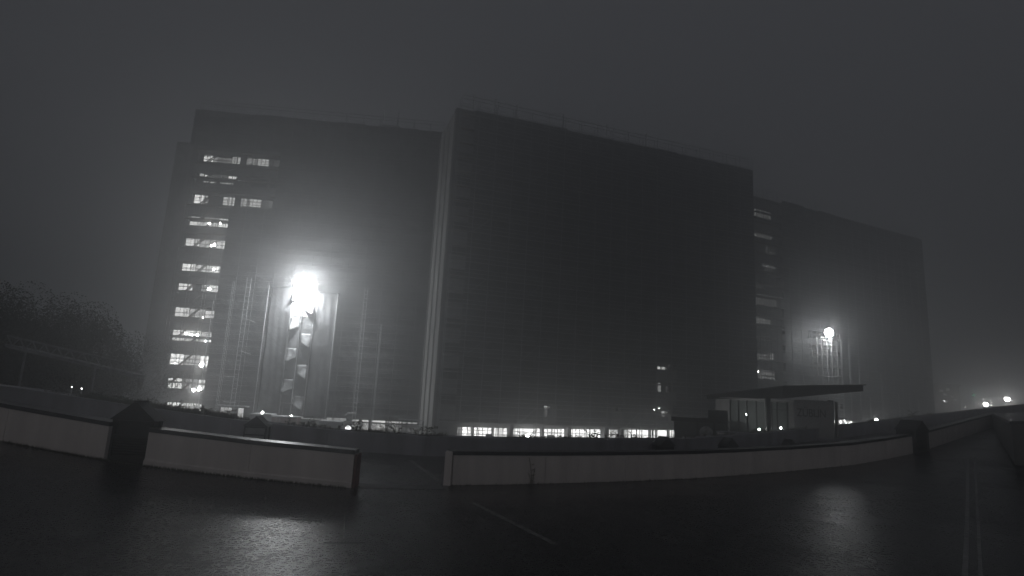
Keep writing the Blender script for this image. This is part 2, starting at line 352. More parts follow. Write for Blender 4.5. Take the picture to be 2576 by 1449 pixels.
LW = [[1.64, 2.97, 34.51, 35.52, .8], [3.04, 3.58, 34.51, 35.43, .4], [3.64, 5.55, 34.63, 35.46, .3], [5.62, 7.62, 34.63, 35.65, .5], [7.72, 9.15, 34.71, 35.63, .4], [9.26, 10.86, 34.67, 35.69, .5], [10.97, 12.58, 34.74, 35.67, .15],
 [1.39, 2.02, 32.24, 32.97, .5], [2.09, 2.7, 32.26, 32.57, .8], [2.75, 5.4, 32.18, 33.03, .22], [5.46, 6.56, 32.22, 33.08, .7], [1.97, 2.71, 31.38, 31.59, .5], [3.03, 3.89, 31.37, 31.6, .5], [4.4, 6.23, 31.38, 31.64, .35],
 [1.19, 2.6, 28.16, 29.47, .8], [2.7, 3.09, 28.3, 29.41, .45], [5.18, 7.17, 28.22, 29.55, .55], [7.27, 8.68, 28.26, 29.52, .4], [8.78, 10.53, 28.28, 29.55, .5], [11.06, 12.15, 28.35, 29.4, .18],
 [1.11, 2.37, 26.02, 26.5, .6], [2.97, 4.95, 25.9, 26.5, .35], [5.04, 6.27, 25.95, 26.48, .6], [1.07, 2.84, 24.84, 25.41, .7], [2.92, 4.92, 24.86, 25.44, .6], [5.02, 6.33, 24.88, 25.41, .7],
 [.95, 2.85, 21.84, 23.2, .75], [2.93, 5.07, 21.68, 23.2, .5], [5.15, 6.53, 21.68, 23.15, .65],
 [1.28, 2.24, 19.61, 19.85, .4], [2.88, 4.79, 19.52, 19.76, .3], [4.98, 6.2, 19.52, 19.83, .6], [1.01, 2.79, 18.13, 19.15, .8], [2.86, 4.95, 18.05, 19.12, .6], [5.04, 6.12, 18.11, 19.08, .85],
 [.94, 2.78, 15.35, 16.55, .75], [4.03, 4.96, 15.25, 16.35, .4], [5.04, 6.2, 15.24, 16.45, .7],
 [1.01, 2.86, 11.61, 12.9, .7], [2.94, 4.95, 11.42, 12.82, .5], [5.03, 6.17, 11.42, 12.66, .7],
 [1.14, 2.7, 8.91, 9.92, .8], [2.76, 4.85, 8.86, 9.88, .85], [4.92, 6.34, 8.83, 9.67, .6], [1.18, 2.76, 8.2, 8.66, .7], [2.83, 5.51, 8.2, 8.66, .55], [5.59, 6.39, 8.2, 8.6, .9],
 [1.31, 3.07, 4.9, 6.45, .9], [3.14, 5.22, 4.88, 6.4, .5], [5.28, 6.43, 4.88, 6.34, .9],
 [1.47, 3.25, 2.74, 3.26, .85], [1.55, 3.34, 1.82, 2.5, .85], [3.4, 5.4, 1.82, 3.13, .4], [5.48, 6.75, 2.6, 3.1, .9], [5.48, 6.8, 1.8, 2.4, .9],
 [1.84, 3.58, -1.4, -.05, .85], [3.65, 5.61, -1.4, -.1, .6], [5.69, 7.7, -1.45, -.1, .7]]
for a in LW: lit_window(left, *a)
# pieces of wall between the lit openings
for k, f in enumerate(FLL):
    for u in (0, 6.85): MB().box(u, u + .85, .05, .69, f, f + 1.4).build('pier', CONC, left)
lit_window(left, 18.2, 21.9, 1.02, 1.4, .45, -.02, .6, .4); lit_window(left, 18.3, 22.0, .46, .88, .42, -.02, .6, .5)
for a in ((13.05, 15.35, .28), (15.45, 17.6, .5), (17.7, 19.7, .42), (19.75, 22.3, .36), (22.4, 23.9, .36), (24.0, 25.8, .36), (26.6, 27.6, .5), (28.0, 28.9, .6), (29.3, 31.2, .72), (31.4, 33.4, .5), (33.6, 35.6, .4)):
    lit_window(left, a[0], a[1], -2.55, -1.1 - (.1 if a[0] > 25 else 0), a[2], -.02, .75, .7)  # hoarding panels built like windows; the light on them is put in as emission
for z in (32.9, 38.9): bar((4.5, -.3, z), (6.6, -.3, z + .8), .06).build('stair_rail', STEEL, left)

centre = block('tall unlit centre tower block over a lit ground floor', FC, 41.5, [1.6 + 3.28 * k for k in range(11)], 2.94, lambda u, k: k < 3 and (32 < u < 35 or (k == 0 and (14.2 < u < 16 or 24.3 < u < 26))))
MB().box(-.25, -.003, .003, 12, -3, 41.4).build('end_wall', ENDW, centre)
for y in (2.2, 5.2, 7.8): MB().box(-.42, -.252, y, y + .5, -3, 40.5).build('wall_rib', ENDW, centre)
for u in (2.6, 5.8, 9.2, 16.6, 24, 31): bar((u, 1, 42), (u, 1, 45.2), .09).build('antenna', STEEL, centre)
CW = [[3.08, 3.67, .35], [3.72, 4.36, .95], [4.42, 4.88, .8], [5.09, 5.75, .95], [5.8, 6.42, .95], [6.48, 7.1, .95], [7.16, 7.63, .9], [7.97, 8.48, .82], [8.55, 9.2, .7], [9.27, 9.78, .9], [10.3, 10.85, .8], [10.91, 11.5, .95], [11.54, 12.0, .95], [12.05, 13.8, .95], [13.88, 14.43, .92], [14.86, 15.5, .98], [15.56, 16.2, .85], [16.24, 16.97, .9], [17.03, 17.5, .9], [17.56, 18.0, .92],
 [18.66, 19.72, .97], [19.76, 20.3, .95], [20.36, 21.1, .95], [21.16, 21.9, .95], [21.95, 22.55, .9], [22.63, 23.5, .95], [24.25, 25.09, .85], [25.16, 26.25, .5], [26.87, 27.85, .5], [27.92, 28.5, .95], [28.55, 29.3, .95], [29.36, 30.1, .95], [30.2, 31.2, .95], [31.67, 32.36, .85], [32.72, 34.3, .95], [34.81, 35.37, .9], [35.45, 35.94, .95]]
for u0, u1, b in CW:
    z1 = -1.09 + .02 * max(0, u0 - 10) + .001 * u0
    o = lit_window(centre, u0, u1, -2.6, z1, min(1, b * 1.08), -.05, 1.4, .62)
    MB().box((u1 - u0) * .8, (u1 - u0) * .8 + .1, -.09, -.061, z1 + 2.6 - .2, z1 + 2.6 - .09).build('bracket', BLACKM, o)
MB().box(0, FC.L, -.03, .697, -.32, -.285).build('canopy_edge', CONC, centre)
for a in ([32.67, 33.2, 8.03, 8.46, .62], [33.34, 33.97, 8.05, 8.48, .5], [34.06, 34.25, 8.09, 8.5, .3], [32.77, 33.3, 4.7, 6.1, .33], [34.12, 34.41, 4.72, 5.71, .15], [32.75, 33.28, 2.5, 2.7, .4], [33.4, 33.97, 1.64, 2.1, .5], [34.1, 34.28, 1.64, 2.08, .35],
 [14.75, 15.39, 1.85, 2.05, .5], [14.78, 15.43, 1.64, 1.8, .5], [15.51, 15.76, 1.83, 2.03, .35], [24.75, 25.8, 2.04, 2.27, .2], [25.09, 25.42, 1.65, 1.85, .15]): lit_window(centre, *a, y=-.02, pitch=2, hp=2)
o = lit_window(centre, 14.78, 15.43, .69, 1.58, .5, -.02, 2, 2); o = lit_window(centre, 33.4, 33.97, 1.28, 1.6, .5, -.02, 2, 2)

right = block('far right tower block fading into fog behind the second floodlight', FR, 41.5, [.3 + 3.3 * k for k in range(12)], 2.92, lambda u, k: u < 6.6 or (12 < u < 21 and 3 <= k < 5))
for i, a in enumerate([[1.06, 5.54, 38.2, 39.6, .32], [-.3, 5.58, 34.3, 35.37, .32], [3.88, 6.4, 31.41, 32.7, .3], [3.01, 6.31, 28.86, 29.5, .42], [3.37, 6.28, 28.18, 28.7, .3], [.1, 3.26, 24.7, 25.7, .26], [.1, 6.22, 21.75, 22.9, .3], [.1, 4.53, 18.25, 19.1, .4], [.1, 3.89, 11.82, 12.79, .36], [4.08, 5.1, 11.94, 13.1, .45], [.1, 2.9, 9.1, 9.95, .5], [3.0, 5.28, 9.1, 9.95, .5], [.1, 5.24, 8.48, 8.84, .5], [.1, 4.6, 15.2, 16.1, .2], [.1, 5.2, 5.2, 5.9, .3],
 [12.0, 15.0, 17.25, 17.6, .2], [15.75, 16.93, 14.87, 15.53, .3], [15.78, 16.98, 14.08, 14.55, .3], [15.97, 16.95, 11.98, 12.34, .25], [15.92, 17., 11.0, 11.55, .25], [19.37, 19.93, 15.29, 15.67, .35], [19.4, 20.07, 14.19, 14.56, .35]]): lit_window(right, *a[:4], a[4] * .85, y=-.02)
MB().box(-.2, -.003, .003, 12, -3, 41.4).build('end_wall', CONC, right)

# ------------------------------------------------------------------ scaffolding (standards, ledgers, planks, rails one by one)
def scaffold(label, F, off, us, z0, lift, n, nlo=0, rails=(.5, 1.0), planks=True, diag=(), r_=.045, depth=.9, T=None, above=1.1):
    T = T or TUBE
    r = thing('scaffolding', label, 'scaffolding', F.p(0, 0), F.ang, 'scaffolding on the tower blocks')
    zb, zt = -3, (43.4 if n > 10 else z0 + lift * n + 1.1)
    st = MB().tube((0, 0, zb), (0, 0, zt), r_).mesh('standard', T)
    for u in us:
        for d in (0, depth): put('standard', st, r, (u, -off - d, 0))
    lg = MB().tube((us[0], 0, 0), (us[-1], 0, 0), r_ * .9).mesh('ledger', T)
    rl = MB().tube((us[0], 0, 0), (us[-1], 0, 0), r_ * .8).mesh('guard_rail', T)
    pk = MB().box(us[0], us[-1], -depth + .05, -.05, 0, .06).mesh('plank', PLANK)
    for i in range(nlo, n + 1):
        z = z0 + lift * i
        put('ledger', lg, r, (0, -off - .06, z - .08)); put('ledger', lg, r, (0, -off - depth - .06, z - .08))
        if planks: put('plank', pk, r, (0, -off, z))
        for q in rails: put('guard_rail', rl, r, (0, -off - depth - .09, z + q))
    if n > 10:
        for z in (43.3, 42.8): put('guard_rail', rl, r, (0, -off - depth - .09, z))
    for (ua, ub, i) in diag: bar((ua, -off - depth - .12, z0 + lift * i), (ub, -off - depth - .12, z0 + lift * (i + 1)), r_ * .9).build('brace', T, r)
    return r
sl = scaffold('scaffolding with stair flights across the lit left tower block', FL, .6, [.85, 2.86, 5.0, 6.7, 9.2, 11.7, 14.2, 16.7, 19.2, 21.7, 24.2, 26.7, 29.2, 31.7, 34.2, 36.2], 2.68, 2.07, 18, -2, diag=[(1, 2.8, i) for i in range(-1, 18, 3)])
fm = MB()
for y in (-.2, .2):
    fm.prism([(0, y - .03, 0), (.16, y - .03, 0), (2.16, y - .03, 2.07), (2.0, y - .03, 2.07)], [(0, y + .03, 0), (.16, y + .03, 0), (2.16, y + .03, 2.07), (2.0, y + .03, 2.07)])
    fm.tube((-.1, y, 1.0), (1.9, y, 3.07), .025)
for i in range(9): fm.box(.02 + i * .222, .25 + i * .222, -.17, .17, .2 + i * .23, .23 + i * .23)
fmesh = fm.mesh('stair_flight', PLANK)
for i in range(-2, 18): put('stair_flight', fmesh, sl, (2.95 if i % 3 else 2.5, -1.15, 2.68 + 2.07 * i))
scaffold('scaffolding in front of the unlit centre tower block', FC, .6, [.3 + 2.6 * i for i in range(20)], -.3, 2.05, 20, -1, diag=[(3 + 7.8 * i, 5.4 + 7.8 * i, j) for i in range(6) for j in range(0, 20, 4)], T=DULL)
scaffold('scaffolding against the far right tower block', FR, .6, [.2 + 2.68 * i for i in range(20)], .08, 1.93, 20, -1, (.55, .98), T=DULL)
scaffold('short bay of bright scaffolding under the right floodlight', FR, 3.0, [12.9, 15.65, 18.4], .08, 1.93, 8, -1, (.55, .98), False, r_=.045, T=WHITEM)  # whiter metal than the other scaffolds paints in the floodlight falling on it
# stair and props inside the centre ground floor
st = thing('scaffold_stair', 'steep scaffold stair at the brightest ground floor windows', 'stair', FC.p(12.2, -2.7, .5), FC.ang)
for du in (0, .32): MB().prism([(du, 0, 0), (du + .1, 0, 0), (du + 1.45, 0, 1.6), (du + 1.35, 0, 1.6)], [(du, .1, 0), (du + .1, .1, 0), (du + 1.45, .1, 1.6), (du + 1.35, .1, 1.6)]).build('stringer', BLACKM, st)
for i in range(6): MB().box(.2 + i * .2, .5 + i * .2, .0, .5, .25 + i * .22, .28 + i * .22).build('tread', BLACKM, st)
for u, wd in ((5.0, .16), (10.0, .5), (14.65, .2), (18.3, .45), (24.0, .5), (26.6, .3), (31.5, .2)):
    tag(MB().box(0, wd, -.3, 0, -3, -.5).build('ground_floor_column', CONC, None, FC.p(u, 0, .5)), f'concrete ground floor column {["left of all the lit panes", "after the first group of panes", "beside the scaffold stair", "after the stair group of panes", "before the dim panes", "after the dim panes", "near the right end of the panes"][[5.0, 10.0, 14.65, 18.3, 24.0, 26.6, 31.5].index(u)]}', 'column', 'columns of the lit ground floor')
def crate(u, wd, h, lab): tag(MB().box(0, wd, -.6, 0, -3, -2.6 + h).box(.02, wd - .02, -.62, -.601, -2.7, -2.65 + h).box(0, wd, -.03, .03, -2.6 + h, -2.57 + h).build('site_box', GREYC, None, FC.p(u, 0, 1.6)), lab, 'box')
crate(6.4, .85, .85, 'grey box standing before the first lit panes'); crate(14.9, .9, .95, 'grey box standing right of the scaffold stair')

# ------------------------------------------------------------------ netting, chute and flaps
def sheet(name, label, F, u0, u1, z0, z1, off, m, amp=.12, group=None, nu=16, nz=40, seed=0, tie=0):
    mb = MB(); rr = random.Random(seed); ph = [rr.uniform(0, 6) for _ in range(6)]
    for j in range(nz + 1):
        for i in range(nu + 1):
            s, t = i / nu, j / nz; e = min(s, 1 - s)
            y = amp * (math.sin(s * 21 + ph[0] + t * 5) * .35 + math.sin(t * 30 + s * 9 + ph[1]) * .35 * (1 - 2 * e) + math.sin(t * 11 - s * 6 + ph[2]) * .5)
            if tie: y = y * 4 * s * (1 - s) - tie * abs(math.sin(math.pi * (z0 + (z1 - z0) * t) / 2.05))
            mb.v.append((u0 + (u1 - u0) * s + (0 if tie else .05) * math.sin(t * 16 + ph[3]) * (s - .5), -off + y, z0 + (z1 - z0) * t))
    for j in range(nz):
        for i in range(nu): k = j * (nu + 1) + i; mb.f.append((k, k + 1, k + nu + 2, k + nu + 1)); mb.m.append(0)
    o = mb.build(name, m, None, F.p(0, 0), smooth=True); o.rotation_euler.z = F.ang
    if not tie: md = o.modifiers.new('thickness', 'SOLIDIFY'); md.thickness = .012
    return tag(o, label, 'netting', group)
sheet('scaffold_net', 'grey scaffold net hanging left of the floodlit chute', FL, 14.4, 17.3, -1.2, 16.4, 2.42, NET, .06, group='nets around the floodlight', seed=1)
sheet('scaffold_net', 'grey scaffold net hanging right of the floodlit chute', FL, 20.6, 23.6, -1.2, 16.0, 2.42, NET, .06, group='nets around the floodlight', seed=2)
ORD = ['first', 'second', 'third', 'fourth', 'fifth', 'sixth', 'seventh', 'eighth', 'ninth', 'tenth']
def nets(F, us, zlo, zhi, where):
    for i, (a, b) in enumerate(zip(us, us[1:])):
        sheet('scaffold_net', f'dark scaffold net, {ORD[i]} panel from the left, {where}', F, a, b, zlo(a), zhi + random.uniform(-.12, .1), 1.40, NETD, .03, 'dark nets over the tower scaffolding', 8, 150, 10 + i, .07)
nets(FL, [.2, 4.5, 8.7, 12.9], lambda u: 36.4, 41.9, 'left tower top')
nets(FL, [6.95, 9.9, 12.9], lambda u: -1.0, 27.6, 'left tower beside the stair')
nets(FL, [12.9, 17.2, 20.7, 24.6, 28.5, 32.4, 36.3], lambda u: 1.7 if 16 < u < 21 else -1.0, 41.9, 'left tower')
nets(FC, [2.3, 7.2, 14.3, 16.2, 24.4, 26.2, 31.5, 35, 42.7, 49.8], lambda u: 8.8 if 31 < u < 34 else 2.35 if 14 < u < 15 or 24 < u < 25 else -.25, 41.6, 'centre tower')
nets(FR, [6.7, 12.7], lambda u: -.5, 41.8, 'right tower beside its stair')
nets(FR, [12.7, 17.2, 21.6], lambda u: 18.6, 41.8, 'right tower over the floodlight')
nets(FR, [21.6, 29.3, 37.0, 44.7, 51.3], lambda u: -.5, 41.8, 'right tower')
ch = thing('sheeted_chute', 'white sheeted channel running down below the left floodlight', 'sheeting', FL.p(0, 0), FL.ang)
mb = MB()
for u in (17.35, 20.45): MB().box(u - .035, u + .035, -2.54, -2.35, -.8, 16.8).build('side_sheet', SHEET, ch)
MB().box(17.385, 20.415, -2.5, -2.47, 12.4, 17.0).build('back_sheet', SHEET, ch)
MB().box(17.385, 20.415, -2.45, -2.42, 1.6, 12.4).build('back_net', BACKN, ch)
bar((18.95, -2.9, -1), (18.95, -2.9, 14), .04).build('rope', DFRAME, ch)
for side, a, b in ((0, (17.42, 10.27), (18.6, 10.87)), (1, (20.38, 8.04), (19.0, 8.93)), (0, (17.42, 6.0), (18.7, 6.77)), (1, (20.38, 3.8), (19.05, 4.66)), (0, (17.42, 1.79), (18.7, 2.57)), (1, (20.38, -.38), (19.1, .47)), (1, (20.38, 12.6), (19.0, 13.4)), (0, (17.42, 14.4), (18.5, 14.9))):
    mb = MB(); n = 8
    for j in range(n + 1):
        t = j / n
        for i in range(5):
            s = i / 4; u = a[0] + (b[0] - a[0]) * s; zb = a[1] + (b[1] - a[1]) * s
            mb.v.append((u, -2.5 - (.55 - .42 * s) * (1 - t) ** 1.4 - .03 * math.sin(6 * t + 4 * s), zb + (2.0 - (zb - a[1])) * t))
    for j in range(n):
        for i in range(4): k = j * 5 + i; mb.f.append((k, k + 1, k + 6, k + 5)); mb.m.append(0)
    o = mb.build('loose_flap', FLAP, ch, smooth=True); o.modifiers.new('thickness', 'SOLIDIFY').thickness = .01

# ------------------------------------------------------------------ floodlights
def floodlight(label, F, u, z, off, rad, power, watts, zb=-3.0):
    r = thing('floodlight', label, 'floodlight', F.p(u, zb, off), F.ang, 'glowing floodlights on masts')
    H = z - zb; rr = rad
    mg = BIGB.copy(); mg.name = 'floodlight_glow'; [n for n in mg.node_tree.nodes if n.type == 'EMISSION'][0].inputs[1].default_value = power
    MB().ball((0, 0, H), rr, 3, sz=1.08).build('globe', mg, r, smooth=True)  # glowing ball shaped to the round bloom of a smaller source
    sp = bpy.data.lights.new('flood_beam', 'SPOT'); sp.energy = watts; sp.spot_size = math.radians(172); sp.spot_blend = .9; sp.shadow_soft_size = .3; sp.color = (.97, .99, 1)
    so_ = put('flood_beam', sp, r, (0, -rr * .8, H - rr * 1.0)); so_.rotation_euler = (math.radians(38), 0, 0)
    MB().tube((0, 0, 0), (0, 0, H - rr * 1.1), .05, 8).build('mast', STEEL, r)
    MB().tube((0, 0, H - rr * 1.32), (0, 0, H - rr * 1.05), .22, 12, .12).build('lamp_base', STEEL, r)
    MB().tube((0, 0, H + rr * 1.07), (0, 0, H + rr * 1.13), rr * .16, 16, .05).build('lamp_hood', WHITEM, r)
    return r
floodlight('blazing white floodlight at the top of the white sheeted chute', FL, 19.0, 16.9, 3.3, 1.08, 105, 24500)
floodlight('smaller round floodlight on a mast before the right tower', FR, 14.15, 17.4, 4.6, .74, 62, 4300)

# ------------------------------------------------------------------ hoist masts, ropes, portal
def hoist(label, F, u, z0, z1, off, w_=.55, rung=.75, chain=False):
    r = thing('hoist_mast', label, 'mast', F.p(u, z0, off), F.ang, 'ladder-like hoist masts')
    H = z1 - z0
    for x in (0, w_): MB().tube((x, 0, 0), (x, 0, H), .045 if not chain else .03).build('rail', STEEL, r)
    rm = MB().tube((.03, 0, 0), (w_ - .03, 0, 0), .035).mesh('rung', STEEL)
    for i in range(int(H / rung)): put('rung', rm, r, (0, 0, .3 + i * rung))
    return r
hoist('narrow hoist mast nearest to the lit stair column', FL, 9.35, -1, 16.6, 3, .22, .42, True)
h2 = hoist('wide ladder hoist mast left of the nets', FL, 11.15, -1.2, 17.2, 3, .55, .62)
hoist('ladder hoist mast right of the nets', FL, 27.1, -1.4, 16.9, 3, .4, .55)
hoist('slim pale hoist mast close to the tower corner', FL, 29.7, -1.3, 12, 3, .14, .8)
hoist('far hoist mast at the right edge of the right tower', FR, 29.4, 0, 11, 4, .4, .7)
for u, z, l, d in ((9.9, 3.7, 1.4, -.02), (11.6, 7.15, 1.3, -.35), (10.3, .42, 1.6, -.03), (11.75, 11.5, 1.2, -.4)):
    bar((u - 11.15, -.1, z + 1.2), (u + l - 11.15, -.1, z + 1.2 + d), .06).build('bracket_arm', STEEL, h2)
for F, u, z0, z1, lab in ((FR, 21.2, -3, 17, 'long pale pole right of the right floodlight'), (FR, 23.9, -3, 13, 'faint pale pole further right of the right floodlight'), (FL, 7.3, -3, 13.6, 'thin bright pole standing before the lit stair column'), (FL, 14.3, -1.5, 16.2, 'thin pale pole along the left net edge'), (FL, 23.6, -1.5, 15.6, 'thin pale pole along the right net edge')):
    tag(MB().tube((0, 0, 0), (0, 0, z1 - z0), .055, 8).tube((-.05, 0, .02), (.05, 0, .02), .12, 8).tube((0, 0, z1 - z0), (0, 0, z1 - z0 + .06), .08, 8).build('pole', STEEL, None, F.p(u, z0, 3.4)), lab, 'pole')
arm = thing('bracket_frame', 'bright horizontal bracket frame jutting from the mast right of the nets', 'bracket', FL.p(26.4, -.35, 3.2), FL.ang)
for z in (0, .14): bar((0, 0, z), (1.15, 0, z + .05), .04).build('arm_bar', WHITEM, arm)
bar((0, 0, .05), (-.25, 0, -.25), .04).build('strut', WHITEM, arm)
po = thing('entrance_portal', 'framed entrance portal with lit panes at the foot of the hoist masts', 'portal', FL.p(10.3, -3, 4), FL.ang)
for x in (0, 1.6, 2.2, 3.1): MB().box(x - .05, x + .05, 0, .1, 0, 2.9).build('post', DFRAME, po)
MB().box(-.3, 3.5, -.6, .5, 2.9, 3.05).build('roof_board', STEEL, po)
for x0, x1, b in ((.05, 1.55, .45), (2.25, 3.05, .55)): lit_window(po, x0 + .06, x1 - .06, .6, 2.75, b, .06, .55, .7, 'door_panel')
def gate(label, F, u, off, w_, z1):
    r = thing('canopy_frame', label, 'canopy', F.p(u, -3, off), F.ang)
    for x in (0, w_ * .5, w_): MB().box(x - .05, x + .05, -.05, .05, 0, z1).build('post', DFRAME, r)
    MB().box(-.1, w_ + .1, -.7, .1, z1, z1 + .12).build('roof_board', STEEL, r)
    for z in (z1 - .5, z1 - .8): MB().box(.05, w_ - .05, -.03, .03, z - .03, z + .03).build('rail', DFRAME, r)
gate('dark canopy frame at the foot of the pale end wall', FL, 33.6, 6, 3.1, 2.35)

def container(label, F, u, off, w_, h, m):
    r = thing('site_container', label, 'container', F.p(u, -3, off), F.ang, 'site containers below the nets')
    mb = MB(); n = int(w_ / .12)
    for i in range(n):
        x0, x1 = w_ * i / n, w_ * (i + 1) / n; y = -.04 if i % 2 else 0
        mb.box(x0, x1, y, 2.3, .12, h - .12)
    mb.build('corrugated_body', m, r)
    MB().box(-.02, w_ + .02, -.06, 2.34, 0, .118).build('floor_frame', m, r); MB().box(-.02, w_ + .02, -.06, 2.34, h - .118, h).build('roof', STEEL, r)
    for x in (w_ * .2, w_ * .34): MB().tube((x, -.09, .2), (x, -.09, h - .2), .025).build('lock_rod', STEEL, r)
container('grey site container left below the floodlit nets', FL, 15.5, 8, 2.5, 2.35, GREYC)
container('faded red site container beneath the floodlit chute', FL, 18.07, 8, 3.0, 2.15, RED)
container('dark site container to the right below the nets', FL, 24.3, 10, 2.5, 1.95, GREYC)

# ------------------------------------------------------------------ work lamps
def work_lamp(label, F, u, z, off=.75, rad=.13):
    r = thing('work_lamp', label, 'work lamp', F.p(u, z, off), F.ang, 'small bright work lamps on the site')
    MB().ball((0, 0, 0), rad, 1).build('bulb', BULB, r, smooth=True)
    MB().box(-rad * .7, rad * .7, rad * .7, rad * 1.3, -rad * .8, rad * .8).build('housing', BLACKM, r)
    MB().box(-rad * .2, rad * .2, rad * .4, rad * .9, -rad * 2.4, -rad * .8).build('stand', BLACKM, r)
storey = ['top', 'second', 'third', 'fourth', 'fifth', 'sixth', 'seventh', 'eighth', 'ninth', 'tenth', 'eleventh', 'lowest']
for u, z, k, q, rad in ((4.05, 25.1, 3, 'middle', .2), (5.49, 25.3, 3, 'right', .12), (4.75, 21.95, 4, 'middle', .16), (5.1, 22.1, 4, 'right', .2), (5.5, 18.5, 5, 'right', .17), (5.3, 15.7, 6, 'right', .24), (5.0, 11.6, 7, 'right', .11), (3.1, 9.3, 8, 'left', .17), (3.8, 9.15, 8, 'middle', .2), (4.6, 9.15, 8, 'right', .22), (5.83, 8.4, 8, 'lower right', .12), (5.81, 5.15, 9, 'right', .34), (2.3, 5.2, 9, 'left', .1), (5.2, 1.7, 10, 'middle', .24), (5.95, 1.85, 10, 'right', .3), (5.4, -1.23, 11, 'middle', .24), (6.3, -1.3, 11, 'right', .28)):
    work_lamp(f'work lamp at the {q} of the {storey[k]} lit storey of the left tower', FL, u, z, .35, rad)
work_lamp('long bright work lamp on top of the grey container', FL, 16.75, -.5, 7.5, .16)
work_lamp('small work lamp above the faded red container', FL, 19.4, -.95, 4, .14)
work_lamp('tiny work lamp in the low window strip below the chute', FL, 21.3, 1.09, .35, .1)
work_lamp('dazzling work lamp behind the scaffold stair of the ground floor', FC, 12.5, -2.05, .35, .3)
work_lamp('lone work lamp at the dark edge between centre and right tower', FR, .1, 9.55, .9, .13)
work_lamp('bright work lamp at the end of the right site fence', FR, 29.7, 2.25, 2.5, .3)
for u, z, q in ((30.95, 2.25, 'left'), (31.8, 2.5, 'right')): work_lamp(f'tiny {q} lamp of a pair on the dark centre tower', FC, u, z, 1.8, .045)
dome = thing('dome_light', 'low white glowing dome light among the weeds', 'site light', FL.p(28.0, -3, 11), FL.ang)
mg = emit('dome_glow', (1, 1, 1), 3.2, 'FRONT'); MB().ball((0, 0, 1.3), .36, 2, sz=.75).build('globe', mg, dome, smooth=True); MB().tube((0, 0, 0), (0, 0, 1.05), .06, 8).build('stand', STEEL, dome)

# site fence under the right floodlight
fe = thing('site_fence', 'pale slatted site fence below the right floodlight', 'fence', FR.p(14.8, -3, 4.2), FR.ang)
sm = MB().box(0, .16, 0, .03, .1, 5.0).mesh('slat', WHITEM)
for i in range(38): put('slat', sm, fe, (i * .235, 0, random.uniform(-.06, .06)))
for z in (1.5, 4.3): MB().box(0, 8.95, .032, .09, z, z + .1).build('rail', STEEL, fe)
for i, (u, z) in enumerate(sorted(((15.09, 1.84), (14.95, 1.4), (16.34, 1.77), (16.32, 1.5), (17.41, 1.87), (18.66, 1.45), (19.22, 1.72), (16.8, .8), (15.42, .67), (17.9, 1.55)))):
    o = MB().ball((0, 0, 0), .07, 1).box(-.03, .03, .03, .12, -.03, .03).build('fence_glint', BULB, None, FR.p(u, z, 4.5)); tag(o, f'tiny glowing bead as a glint on the slatted site fence, {ORD[i]} from its left end', 'glint', 'glowing glint beads on the slatted fence')  # added glowing beads stand in for reflections sparkling on the fence

# ------------------------------------------------------------------ glass pavilion
pv = thing('glass_pavilion', 'dark glass pavilion with a broad overhanging flat roof', 'building', (19.3, 51.6, 1.0), math.atan2(-1.1, 8.3))
MB().box(-.5, 9.2, -1.2, 7, -3.9, 0).build('plinth', RENDER2, pv)
pm = MB().box(-.05, .05, -.05, .05, 0, 2.75).mesh('mullion', DFRAME)
for x in (.05, .75, 1.45, 2.2, 3.45, 3.9, 4.75): put('mullion', pm, pv, (x, 0, 0))
for a, b in ((.1, .7), (.8, 1.4), (1.5, 2.15), (2.25, 2.85), (3.5, 3.85), (3.95, 4.7)): MB().box(a, b, -.01, .01, .06, 2.7).build('glass_pane', CLEARG, pv)
for x in (3.1, 8.15): MB().box(x - .17, x + .17, -.35, -.02, 0, 3.1).build('column', BLACKM, pv)
for z in (0.03, 2.1): MB().box(3.46, 4.7, -.04, .04, z - .03, z + .03).build('door_rail', DFRAME, pv)
MB().box(8.55, 8.75, -.1, .1, 0, 3.0).build('light_post', CONCL, pv)
MB().box(-.2, 8.0, 4.5, 4.6, 0, 2.9).build('back_wall', CONCL, pv)
MB().box(-.2, 8.0, .1, 4.5, 2.9, 2.95).build('ceiling', CONCL, pv)
for x, y, z in ((1.72, 1.2, 1.55), (2.6, .8, .35), (4.6, 1.5, .55)): MB().ball((x, y, z), .1, 1).box(x - .03, x + .03, y + .07, y + .14, z - .03, z + .03).build('interior_lamp', BULB, pv)
MB().box(5.6, 7.5, -.44, -.38, 2.93, 3.04).box(7.44, 7.5, -.44, -.38, 2.6, 2.93).build('light_frame', CONCL, pv)
# roof as a folded plate
Mi = Matrix.Translation(pv.location) @ Matrix.Rotation(math.atan2(-1.1, 8.3), 4, 'Z'); Mi.invert()
P = [Vector(v) for v in ((18.8, 56, 4.1), (23.0, 49.6, 5.05), (28.55, 47.6, 5.4), (31, 58, 5.4), (23, 62, 4.5))]
TH = [.35, 1.0, .5, .5, .35]
bot = [Mi @ (v - Vector((0, 0, t))) for v, t in zip(P, TH)]; top = [Mi @ v for v in P]
MB().prism([tuple(v) for v in bot], [tuple(v) for v in top]).build('canopy_roof', BLACKM, pv)
c_ = sum(top, Vector()) / 5; ed = [v + (v - c_) * .035 for v in top]
MB().prism([tuple(v - Vector((0, 0, .04))) for v in ed], [tuple(v + Vector((0, 0, .03))) for v in ed]).build('roof_edge', COPING, pv)
bn = thing('sign_banner', 'dark grey hoarding banner with large capital lettering at the pavilion', 'banner', (24.15, 50.15, 1.7), math.atan2(-.6, 2.6))
MB().box(0, 3.0, 0, .05, -.7, 2.3).build('banner_sheet', BANNER, bn)
fc = bpy.data.curves.new('lettering', 'FONT'); fc.body = 'ZÜBLIN'; fc.size = .95; fc.extrude = .01; fc.space_character = .95; fc.materials.append(LETTER)
